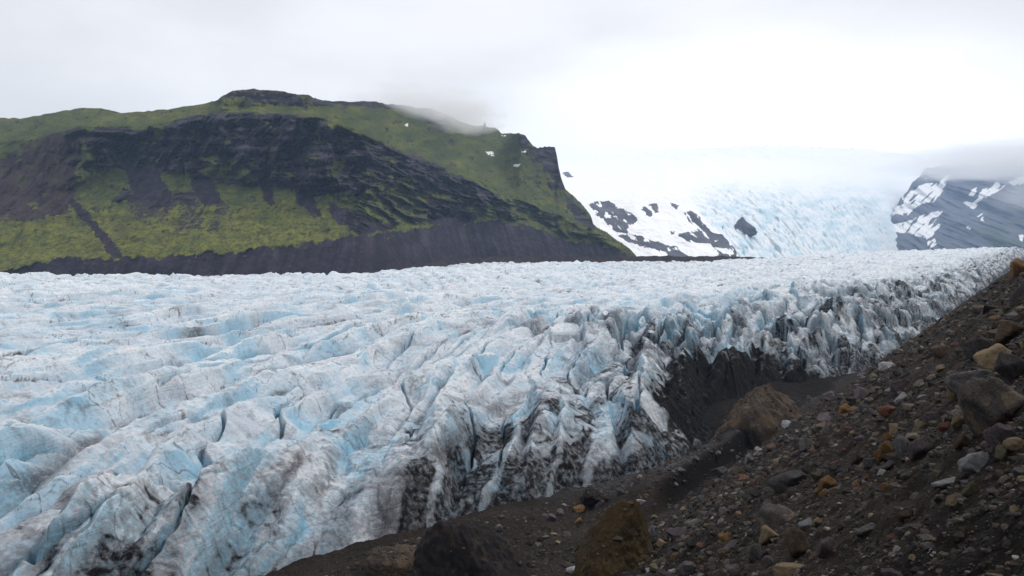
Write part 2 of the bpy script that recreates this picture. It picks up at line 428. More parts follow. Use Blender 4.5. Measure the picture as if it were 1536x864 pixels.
    dirt_shade = dirt_shade - .5 * sm(.15, .5, fbm(X / 7, Y / 7, 3, 113)) * sm(5, 14, e)
    dirt_shade = dirt_shade * (1.35 - .95 * sm(.25, .85, fin)) 
    dirt_shade = np.clip(dirt_shade, 0, 1) + 1.0 * pocket * sm(19, 13, e + 6 * fbm(a / 9, e / 9, 3, 107))  # values over one: debris plus painted shade of the cave pocket
    crest = (sm(.58, .85, pr) * .5 + .35 * sm(.6, .95, fin) + .3 * far) * (1 - np.clip(dirt_shade, 0, 1))
    co = np.stack([X, Y, Z], -1).reshape(-1, 3)
    keep = ~((e < -6) | (Y < 0))
    fc = grid_faces(nr, nc)
    kf = keep.ravel()[fc].any(1)
    return link('glacier', mesh_from('glacier', co, fc[kf], {'blue': blue.ravel(), 'dirt_shade': dirt_shade.ravel(), 'crack': crack.ravel(), 'crest': crest.ravel()}, MICE), kind='structure')

# ------------------------------------------------------------------ far terrain sheets
def sheet(pxs, foot, ridge, D0, slope, nrow, back=22, back_len=900, zback=-40):
    """march every bearing up its slope: returns px, row (photo rows), X, Y, Z grids, front rows first, then the far side"""
    t = np.linspace(0, 1, nrow)
    fr, rr, d0 = foot(pxs), ridge(pxs), D0(pxs)
    rows = fr[None, :] + (rr - fr)[None, :] * t[:, None]
    P = np.broadcast_to(pxs[None, :], rows.shape)
    rho = (HY - rows) / F
    s = np.maximum(slope(P, rows), rho + .035)
    dr = np.diff(rho, axis=0)
    g = dr / np.maximum((s[1:] + s[:-1]) / 2 - (rho[1:] + rho[:-1]) / 2, .03)
    Yd = d0[None, :] * np.exp(np.vstack([np.zeros((1, len(pxs))), np.cumsum(g, 0)]))
    Z = H + rho * Yd
    tb = (np.linspace(0, 1, back + 1)[1:]) ** 1.5
    Yb = Yd[-1][None, :] + tb[:, None] * back_len
    Zb = Z[-1][None, :] + (zback - Z[-1])[None, :] * tb[:, None] ** .8
    Y2 = np.vstack([Yd, Yb]); Z2 = np.vstack([Z, Zb])
    P2 = np.vstack([P, np.broadcast_to(pxs[None, :], Yb.shape)]); R2 = np.vstack([rows, np.broadcast_to(rr[None, :], Yb.shape)])
    X2 = (P2 - CX) / F * Y2
    return P2, R2, X2, Y2, Z2

def painted(P, R, polys, w=7, seed=0):
    m = 0
    for k in range(3):
        px = P + w * fbm(P / 24, R / 14, 4, seed + k * 3) + (k - 1) * .8
        py = R + w * .8 * fbm(P / 24 + 9, R / 14, 4, seed + 50 + k * 3)
        a = np.zeros(P.shape, bool)
        for poly in polys: a |= inpoly(px, py, poly)
        m = m + a / 3.
    return m

SHEETS = {}
def depth_at(name, px, row):
    P, Rr, Y = SHEETS[name]
    i = np.argmin((P - px) ** 2 + (Rr - row) ** 2)
    return float(Y.ravel()[i])

def make_mountain():
    pxs = np.arange(-230, 964, 1.25 / QUAL)
    foot = curve([(-300, 421), (300, 424), (550, 421), (700, 402), (800, 398), (966, 396)])
    ridge = curve([(-300, 190), (-100, 184), (0, 177), (40, 177), (80, 169), (120, 162), (150, 162), (180, 168), (230, 166), (300, 157), (326, 150),
                   (335, 142), (350, 135), (380, 133), (430, 138), (445, 141), (462, 142), (470, 147), (500, 152), (560, 152), (600, 156), (640, 162), (670, 170), (690, 184),
                   (715, 189), (740, 191), (752, 198), (775, 201), (788, 204), (793, 212), (798, 217), (806, 221), (820, 222), (832, 220), (835, 232), (838, 250), (842, 268), (848, 284), (870, 303),
                   (884, 320), (890, 338), (915, 353), (940, 372), (966, 394)])
    D0 = curve([(-300, 960), (0, 960), (300, 935), (550, 970), (700, 1310), (800, 1390), (966, 1500)])
    scr = curve([(-300, 410), (0, 408), (60, 393), (100, 385), (190, 386), (240, 384), (330, 378), (400, 370), (480, 360), (530, 350), (600, 345), (650, 335),
                 (740, 330), (800, 338), (850, 360), (900, 362), (966, 388)])
    cb = curve([(-300, 300), (0, 300), (100, 290), (180, 252), (330, 272), (430, 278), (520, 308), (560, 320), (700, 330), (800, 338), (966, 389)])
    ct = curve([(-300, 216), (0, 214), (60, 205), (150, 190), (210, 192), (330, 168), (480, 178), (540, 198), (620, 240), (700, 262), (760, 290), (830, 320),
                (900, 345), (966, 388)])
    def slope(p, r):
        s = np.full(p.shape, .52)
        s = np.where(r > scr(p), .72, s)
        hard = sm(620, 480, p)
        incl = (r < cb(p)) & (r > ct(p))
        s = np.where(incl, .75 + hard * .95 * sm(40, 130, p), s)
        s = np.where(r <= ct(p), .40, s)
        s = np.where((r <= ct(p)) & (p < 330), .30, s)
        s = np.where((r < 160) & (p > 320) & (p < 470), 1.0, s)
        s = np.where((p > 775) & (r < 300) & (r > 205), .8, s)
        for _ in range(4):
            s[1:-1] = (s[:-2] + s[1:-1] * 2 + s[2:]) / 4
            s[:, 2:-2] = (s[:, :-4] + s[:, 1:-3] + s[:, 2:-2] + s[:, 3:-1] + s[:, 4:]) / 5
        return s
    P, R, X, Y, Z = sheet(pxs, foot, ridge, D0, slope, int(430 * QUAL))
    wp = P + 10 * fbm(P / 60, R / 40, 3, 200); wr = R + 6 * fbm(P / 40, R / 30, 3, 201)
    cliff = sm(0, 8, wr - ct(wp)) * sm(0, 10, cb(wp) - wr) * sm(70, 130, wp)
    right = sm(500, 600, P)
    # diagonal outcrops on the right half
    dg = rid((P + 1.6 * R) / 90, (R - .42 * P) / 15, 4, 205, .6)
    outc = sm(.60, .80, dg + .1 * fbm(P / 30, R / 20, 3, 206)) * sm(-2, 10, wr - ct(wp)) * sm(0, 12, scr(P) - wr) * right
    # displacement
    vg = rid(X / 88 + .5 * fbm(X / 60, Z / 70, 3, 211), Z / 260, 5, 210, .6)
    st = fbm(X / 160, Z / 13, 4, 212)
    fine = fbm(X / 22, Z / 22, 5, 213)
    dY = -cliff * (1 - right * .5) * (135 * (vg - .55) + 18 * st + 30 * fine)
    dY = dY - 9 * cliff * (rid(P / 300, Z / 26, 2, 242) - .5)
    dY = dY - outc * (16 + 20 * fine) - (1 - cliff) * 7 * fbm(X / 60, Z / 45, 5, 214, .55) - right * 34 * (dg - .5) * sm(6, 30, wr - ct(wp)) * sm(0, 25, scr(P) - wr)
    rills = rid((X + .25 * Z * right) / 16, Z / 220, 3, 215)
    bank = sm(-1, 5, R - scr(P) - 9 * fbm((P + .5 * R) / 13, R / 40, 4, 216))
    dY = dY + bank * 5 * (rills - .5) + (1 - cliff) * (1 - bank) * 5 * (rid((X + .4 * Z) / 34, Z / 150, 3, 217) - .5)
    dY = dY - 10 * fbm(X / 26, Z / 20, 4, 240) * (1 - bank) - 22 * (1 - right) * (1 - cliff) * (1 - bank) * (rid((X + .3 * Z) / 70, Z / 90, 4, 241) - .55)
    topk = sm(0, 14, R - ridge(P))
    dY = dY * (.25 + .75 * topk)
    sc = 1 + dY / Y
    Z = H + (Z - H) * sc + 2.5 * fbm(X / 35, Y / 35, 4, 218) + (1 - topk) * ((2.0 + 5 * right) * fbm(P / 22, R / 300, 4, 219) + (.5 + 2 * right) * (rid(P / 6, R / 300, 3, 220) - .5)); X = X * sc; Y = Y * sc
    # materials
    fans = [[(188, 248), (232, 252), (262, 298), (252, 314), (216, 310), (194, 280)], [(284, 252), (291, 226), (301, 226), (304, 256), (322, 276), (338, 306), (304, 310), (286, 280)],
            [(384, 236), (402, 236), (404, 270), (414, 304), (404, 312), (392, 290)], [(436, 178), (448, 196), (458, 232), (462, 260), (474, 306), (486, 330), (468, 322), (446, 306), (438, 260)],
            [(98, 240), (112, 236), (112, 296), (138, 326), (180, 372), (186, 388), (168, 388), (134, 340), (98, 302)], [(490, 302), (560, 330), (600, 344), (540, 352), (500, 330)], [(640, 304), (680, 300), (720, 330), (680, 340), (640, 335)]]
    faint = [[(186, 290), (262, 300), (345, 306), (350, 322), (270, 334), (200, 330)], [(240, 330), (330, 330), (340, 345), (260, 350)]]
    reds = [[(-300, 260), (0, 238), (60, 206), (120, 188), (128, 206), (112, 260), (112, 292), (96, 308), (40, 316), (-300, 330)], [(20, 300), (100, 300), (110, 320), (60, 330), (-300, 340), (-300, 320)]]
    rocks = [[(122, 206), (150, 190), (205, 196), (232, 196), (262, 180), (326, 168), (420, 170), (488, 178), (494, 190), (545, 204), (600, 226), (640, 240), (700, 268), (756, 300), (700, 296), (640, 282),
              (585, 262), (545, 286), (470, 296), (430, 282), (330, 276), (300, 250), (232, 262), (160, 250), (140, 230)],
             [(330, 150), (340, 138), (380, 133), (440, 140), (462, 150), (462, 166), (440, 158), (400, 156), (350, 146)], [(462, 144), (560, 152), (620, 158), (610, 166), (560, 162), (470, 158)],
             [(780, 200), (836, 216), (842, 262), (850, 286), (822, 282), (814, 250), (790, 236), (776, 214)], [(846, 290), (890, 330), (890, 345), (862, 330)], [(640, 160), (700, 186), (660, 190), (620, 176)],
             [(-300, 300), (10, 296), (60, 292), (60, 300), (0, 312), (-300, 316)], [(185, 280), (212, 296), (200, 304), (168, 304)], [(260, 284), (300, 292), (290, 308), (258, 300)]]
    holes = [[(305, 236), (345, 232), (382, 262), (372, 276), (330, 268), (304, 262)], [(225, 178), (240, 178), (246, 206), (232, 208)], [(500, 240), (520, 238), (510, 262), (494, 270)]]
    fan = np.maximum(painted(P, R, fans, 9, 300), .55 * painted(P, R, faint, 14, 310)); red = painted(P, R, reds, 9, 320); rock = painted(P, R, rocks, 7, 340) * (1 - painted(P, R, holes, 6, 360))
    brk = fbm(P / 18, R / 12, 4, 361)
    rock = np.clip(rock * (1.05 - .7 * sm(.1, .5, brk) * sm(190, 160, R - .0 * P)) + outc * .95 + .35 * sm(.1, .45, brk) * sm(560, 700, P) * sm(300, 250, R) * .8, 0, 1)
    rock = rock * (1 - .85 * sm(.12, .42, fbm(P / 30, R / 11, 5, 366)) * (P > 130))
    ledge = np.clip(sm(.70, .86, rid((P + 8 * fbm(P / 30, R / 30, 2, 367)) / 70, R / 7.5, 3, 368)) * rock, 0, 1)
    gr = sm(.15, .5, fbm(P / 22, R / 16, 4, 362)) * .55 * sm(340, 300, R) * sm(200, 240, R) * (1 - right)
    gr2 = sm(.14, .42, fbm((P + .3 * R) / 8, R / 17, 5, 371, .6)) * sm(250, 275, R) * sm(380, 350, R) * .62 + sm(.2, .4, fbm(P / 16, R / 9, 4, 372)) * (R < ct(P) - 4) * .65
    rock = np.clip(np.maximum.reduce([rock, gr, gr2]), 0, 1)
    streak = np.clip(.5 + .55 * fbm((X + .35 * Z * right + 4 * fbm(X / 30, Z / 30, 2, 245)) / 11, Z / 130, 5, 246, .6), 0, 1)
    streak = np.clip(.5 + (streak - .5) * (1 + 1.2 * fbm(P / 40, R / 60, 3, 373)) + .35 * fbm(P / 50, R / 25, 4, 374), 0, 1)
    fan = np.clip(fan * 1.25 - .9 * sm(.5, .72, streak) * (fan < .99), 0, 1)
    scree = np.clip(np.maximum.reduce([fan * .9, bank, red * (.85 - .5 * sm(.1, .5, fbm(P / 20, R / 12, 3, 363)))]), 0, 1)
    tufts = bank * sm(.25, .55, fbm(P / 12, R / 9, 4, 364)) * sm(24, 4, R - scr(P)) * .7
    scree = np.clip(scree - tufts, 0, 1)
    gold = np.clip(.18 + .62 * sm(260, 350, R) * sm(640, 440, P) + .22 * sm(210, 170, R) * sm(560, 380, P) + .8 * fbm(P / 34, R / 14, 5, 365) + .12 * right * sm(200, 300, R), 0, 1)
    snow = painted(P, R, [[(727, 228), (740, 228), (742, 234), (731, 232)], [(770, 247), (781, 244), (780, 250), (772, 250)], [(606, 185), (613, 185), (612, 190), (607, 190)], [(748, 200), (760, 202), (757, 205)],
                          [(781, 228), (789, 226), (788, 230)]], 5, 380)
    snow = np.clip(snow - .6 * sm(.0, .3, fbm(P / 3, R / 2.2, 2, 381)), 0, 1)
    co = np.stack([X, Y, Z], -1).reshape(-1, 3)
    SHEETS['mountain'] = (P[:430], R[:430], Y[:430])
    return link('green_mountain', mesh_from('green_mountain', co, grid_faces(*P.shape), {'rock': rock.ravel(), 'scree': scree.ravel(), 'gold': gold.ravel(),
                'snow': snow.ravel(), 'red': (red * .7).ravel(), 'streak': streak.ravel(), 'ledge': ledge.ravel()}, MMOUNT), kind='structure')

def make_moraine_ridge():
    pxs = np.arange(500, 1190, 1.4 / QUAL)
    P, R, X, Y, Z = sheet(pxs, curve([(500, 424), (560, 420), (700, 405), (1190, 402)]), curve([(500, 418), (540, 410), (600, 401), (650, 393), (700, 388.5), (740, 385.5), (850, 384.5), (1000, 384), (1100, 384.5), (1150, 386.5), (1182, 391), (1190, 396)]),
                          curve([(500, 945), (560, 950), (700, 1265), (800, 1330), (1000, 1300), (1190, 1440)]), lambda p, r: np.full(p.shape, .45), 60, 14, 120)
    n = fbm(X / 18, Y / 18, 4, 400); k = sm(500, 560, P) * sm(1190, 1100, P)
    Z = Z + (2.2 * n + 1.4 * (rid(X / 30, Y / 12, 3, 401) - .5)) * k
    return link('moraine_ridge', mesh_from('moraine_ridge', np.stack([X, Y, Z], -1).reshape(-1, 3), grid_faces(*P.shape), {}, MBAND), kind='structure')

def make_far():
    # icefall between the two far mountains
    pxs = np.arange(760, 1394, 1.3 / QUAL)
    P, R, X, Y, Z = sheet(pxs, curve([(760, 400), (1200, 396), (1470, 392)]), curve([(760, 246), (840, 240), (900, 236), (1000, 226), (1150, 218), (1300, 224), (1400, 236), (1470, 250)]),
                          curve([(760, 2500), (1000, 2300), (1060, 2380), (1120, 2600), (1180, 3000), (1240, 3600), (1300, 4400), (1350, 5200), (1400, 5900)]), lambda p, r: .17 + .10 * sm(260, 330, r) + .05 * sm(300, 380, r), int(300 * QUAL), 10, 3000)
    SHEETS['icefall'] = (P, R, Y)
    Z = Z + 26 * fbm(X / 190, Y / 260, 5, 425) * sm(250, 232, R)
    core = sm(1010, 1090, P + .2 * (R - 300)) * sm(1400, 1300, P) * sm(250, 320, R)
    f1, f2, ox, oy, ci, cj = vor(X / 34 + .5 * fbm(X / 60, Y / 60, 3, 421), Y / 60, 420)
    h = (rnd(ci, cj, 1) - .4) * 16 + (rnd(ci, cj, 2) - .5) * 26 * oy - 9 * sm(.15, 0, f2 - f1)
    h2 = fbm(X / 50, Y / 90, 4, 422)
    Z = Z + core * (h * .8 + 16 * h2) + (1 - core) * 5 * fbm(X / 120, Y / 220, 3, 423)
    blue = core * np.clip(.25 + .5 * sm(-.2, .4, fbm(P / 30, R / 9, 4, 424)) + .35 * sm(.2, 0, f2 - f1), 0, 1)
    rk = painted(P, R, [[(843, 260), (852, 257), (856, 262), (862, 266), (852, 266)], [(1064, 368), (1074, 366), (1078, 386), (1060, 386)]], 4, 430)
    snow = 1 - rk
    z = np.zeros(P.size)
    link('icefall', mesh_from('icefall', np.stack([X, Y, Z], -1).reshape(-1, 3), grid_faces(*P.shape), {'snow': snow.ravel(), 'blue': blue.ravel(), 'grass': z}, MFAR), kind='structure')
    # snow patched hill on the left of the icefall
    pxs = np.arange(815, 1112, 1.2 / QUAL)
    rg = curve([(815, 262), (850, 275), (880, 297), (905, 300), (940, 293), (975, 288), (1010, 289), (1035, 300), (1052, 322), (1066, 338), (1085, 352), (1100, 368), (1112, 392)])
    P, R, X, Y, Z = sheet(pxs, curve([(815, 398), (1112, 398)]), rg, curve([(815, 1900), (960, 1960), (1112, 2100)]), lambda p, r: np.full(p.shape, .42), int(240 * QUAL), 12, 700)
    dd = 26 * (rid(X / 120, Z / 70, 4, 440) - .5) * sm(0, 12, R - rg(P)); s = 1 - dd / Y
    X, Y, Z = X * s, Y * s, H + (Z - H) * s
    rocks = [[(884, 306), (918, 300), (926, 312), (946, 316), (958, 330), (940, 344), (944, 352), (920, 344), (902, 330), (890, 318)], [(960, 312), (984, 304), (992, 316), (972, 326)],
             [(1024, 318), (1040, 316), (1056, 336), (1074, 352), (1060, 354), (1040, 340)], [(1016, 350), (1056, 346), (1086, 352), (1104, 372), (1108, 392), (1084, 392), (1064, 366), (1030, 362)],
             [(920, 352), (960, 354), (985, 362), (1012, 372), (1032, 384), (1060, 392), (1010, 392), (990, 376), (952, 366)], [(1004, 346), (1014, 344), (1014, 352), (1006, 352)], [(940, 372), (960, 392), (930, 392)],
             [(1004, 306), (1022, 308), (1014, 314)]]
    wisp = [[(1070, 372), (1090, 372), (1104, 382), (1088, 380)]]
    rk = painted(P, R, rocks, 9, 450) * (1 - painted(P, R, wisp, 4, 452))
    rk = np.clip(rk - .8 * sm(.12, .3, fbm((P - R) / 9, (P + R) / 24, 5, 451)), 0, 1)
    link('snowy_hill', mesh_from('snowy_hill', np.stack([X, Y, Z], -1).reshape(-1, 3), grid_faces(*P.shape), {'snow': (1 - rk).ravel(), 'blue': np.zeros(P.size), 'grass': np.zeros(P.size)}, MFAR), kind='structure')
    # mountain on the right
    pxs = np.arange(1298, 1800, 1.4 / QUAL)
    rg = curve([(1298, 391), (1310, 372), (1322, 356), (1330, 349), (1336, 328), (1345, 312), (1351, 296), (1361, 287), (1368, 272), (1379, 264), (1388, 254), (1420, 247), (1480, 246), (1536, 244), (1800, 240)])
    P, R, X, Y, Z = sheet(pxs, curve([(1298, 393), (1800, 380)]), rg, curve([(1316, 5200), (1420, 5600), (1800, 5400)]), lambda p, r: np.full(p.shape, .46), int(260 * QUAL), 12, 1500)
    Z = Z + 60 * fbm(P / 26, R / 300, 4, 474) * sm(14, 0, R - rg(P))
    dd = 260 * (rid((X + .8 * Z) / 520, Z / 700, 5, 460) - .5) * sm(0, 14, R - rg(P)); s = 1 - dd / Y
    X, Y, Z = X * s, Y * s, H + (Z - H) * s
    snows = [[(1352, 296), (1380, 276), (1404, 272), (1424, 262), (1416, 284), (1400, 302), (1378, 308), (1362, 322), (1340, 322), (1330, 318), (1360, 304)],
             [(1330, 338), (1370, 330), (1396, 318), (1416, 314), (1404, 330), (1412, 338), (1402, 352), (1404, 370), (1394, 374), (1388, 358), (1362, 350), (1330, 346)],
             [(1452, 312), (1470, 290), (1490, 272), (1510, 276), (1494, 288), (1474, 300), (1458, 316)], [(1456, 284), (1466, 280), (1462, 294), (1454, 294)], [(1444, 304), (1460, 302), (1452, 312)],
             [(1466, 324), (1480, 318), (1474, 332)], [(1448, 340), (1458, 340), (1452, 348)], [(1527, 350), (1536, 352), (1534, 362), (1529, 360)], [(1510, 272), (1540, 262), (1560, 266), (1520, 280)]]
    sn = painted(P, R, snows, 9, 470)
    sn = np.clip(sn - .9 * sm(.10, .30, fbm((P - R) / 34, (P + R) / 8, 4, 471)) + .8 * sm(.42, .52, fbm((P - R) / 44, (P + R) / 8, 4, 473)) * sm(1470, 1380, P), 0, 1)
    grass = sm(1420, 1500, P) * sm(315, 360, R) * sm(-.2, .2, fbm(P / 40, R / 20, 3, 472))
    link('blue_mountain', mesh_from('blue_mountain', np.stack([X, Y, Z], -1).reshape(-1, 3), grid_faces(*P.shape), {'snow': sn.ravel(), 'blue': np.zeros(P.size), 'grass': grass.ravel()}, MFAR), kind='structure')

# ------------------------------------------------------------------ rocks
def ico(n):
    import bmesh
    bm = bmesh.new(); bmesh.ops.create_icosphere(bm, subdivisions=n, radius=1)
    v = np.array([x.co[:] for x in bm.verts]); f = np.array([[l.index for l in p.verts] for p in bm.faces]); bm.free()
    return v / np.linalg.norm(v, axis=1)[:, None], f

ICO = {n: ico(n) for n in (1, 2, 3, 4, 5, 6)}

def rock_co(seed, n=4, planes=13, hard=14., rough=.05, flat=None):
    r = np.random.default_rng(seed); d, f = ICO[n]
    nn = r.normal(size=(planes, 3)); nn /= np.linalg.norm(nn, axis=1)[:, None]
    hh = r.uniform(.62, 1.0, planes)
    k = np.clip(d @ nn.T, .04, None) / hh[None]
    rad = (k ** hard).sum(1) ** (-1 / hard)
    rad = np.minimum(rad, 1.5)
    n3 = fbm(d[:, 0] * 1.7 + d[:, 2] * 1.1 + seed, d[:, 1] * 1.7 - d[:, 2] * 1.3, 4, seed % 97)
    n4 = fbm(d[:, 0] * 6 + d[:, 2] * 4 + seed, d[:, 1] * 6 - d[:, 2] * 5, 3, seed % 89)
    rad = rad * (1 + rough * 2.0 * n3 + rough * .8 * n4)
    return d * rad[:, None], f

def rock_mesh(name, seed, n=4, **kw):
    co, f = rock_co(seed, n, **kw)
    mn, mx = co.min(0), co.max(0)
    co = (co - (mn + mx) / 2) / ((mx - mn) / 2)             # fits a 2 x 2 x 2 cube
    me = mesh_from(name, co, f, {}, None, True, True)
    me.materials.append(ROCKM['grey'])
    return me

def hit(px, py):
    """where the line of sight through a photo pixel meets the moraine"""
    ys = np.geomspace(3, 420, 2600); xs = (px - CX) / F * ys; zs = H - (py - HY) / F * ys
    g = ground_z(xs, ys)
    i = np.argmax(zs < g)
    if zs[i] >= g[i]: return None
    return np.array([xs[i], ys[i], g[i]])

USED = []
SHAPES = {'angular': [], 'rounded': [], 'flat': []}
def build_shapes():
    for i in range(7): SHAPES['angular'].append(rock_mesh('angular_stone', 100 + i * 7, 4, planes=9, hard=40, rough=.085))
    for i in range(5): SHAPES['rounded'].append(rock_mesh('rounded_stone', 200 + i * 7, 4, planes=12, hard=16, rough=.075))
    for i in range(4): SHAPES['flat'].append(rock_mesh('slab_stone', 300 + i * 7, 4, planes=10, hard=30, rough=.08))

def place_rock(name, me, mat, p, w, hgt, dep, yaw, tilt, sink=.3, **props):
    o = bpy.data.objects.new(name, me); COL.objects.link(o)
    o.material_slots[0].link = 'OBJECT'; o.material_slots[0].material = mat
    o.scale = (w / 2, dep / 2, hgt / 2)
    o.rotation_euler = (tilt[0], tilt[1], yaw)
    o.location = (p[0], p[1], p[2] + hgt / 2 * (1 - 2 * sink))
    for k, v in props.items(): o[k] = v
    return o

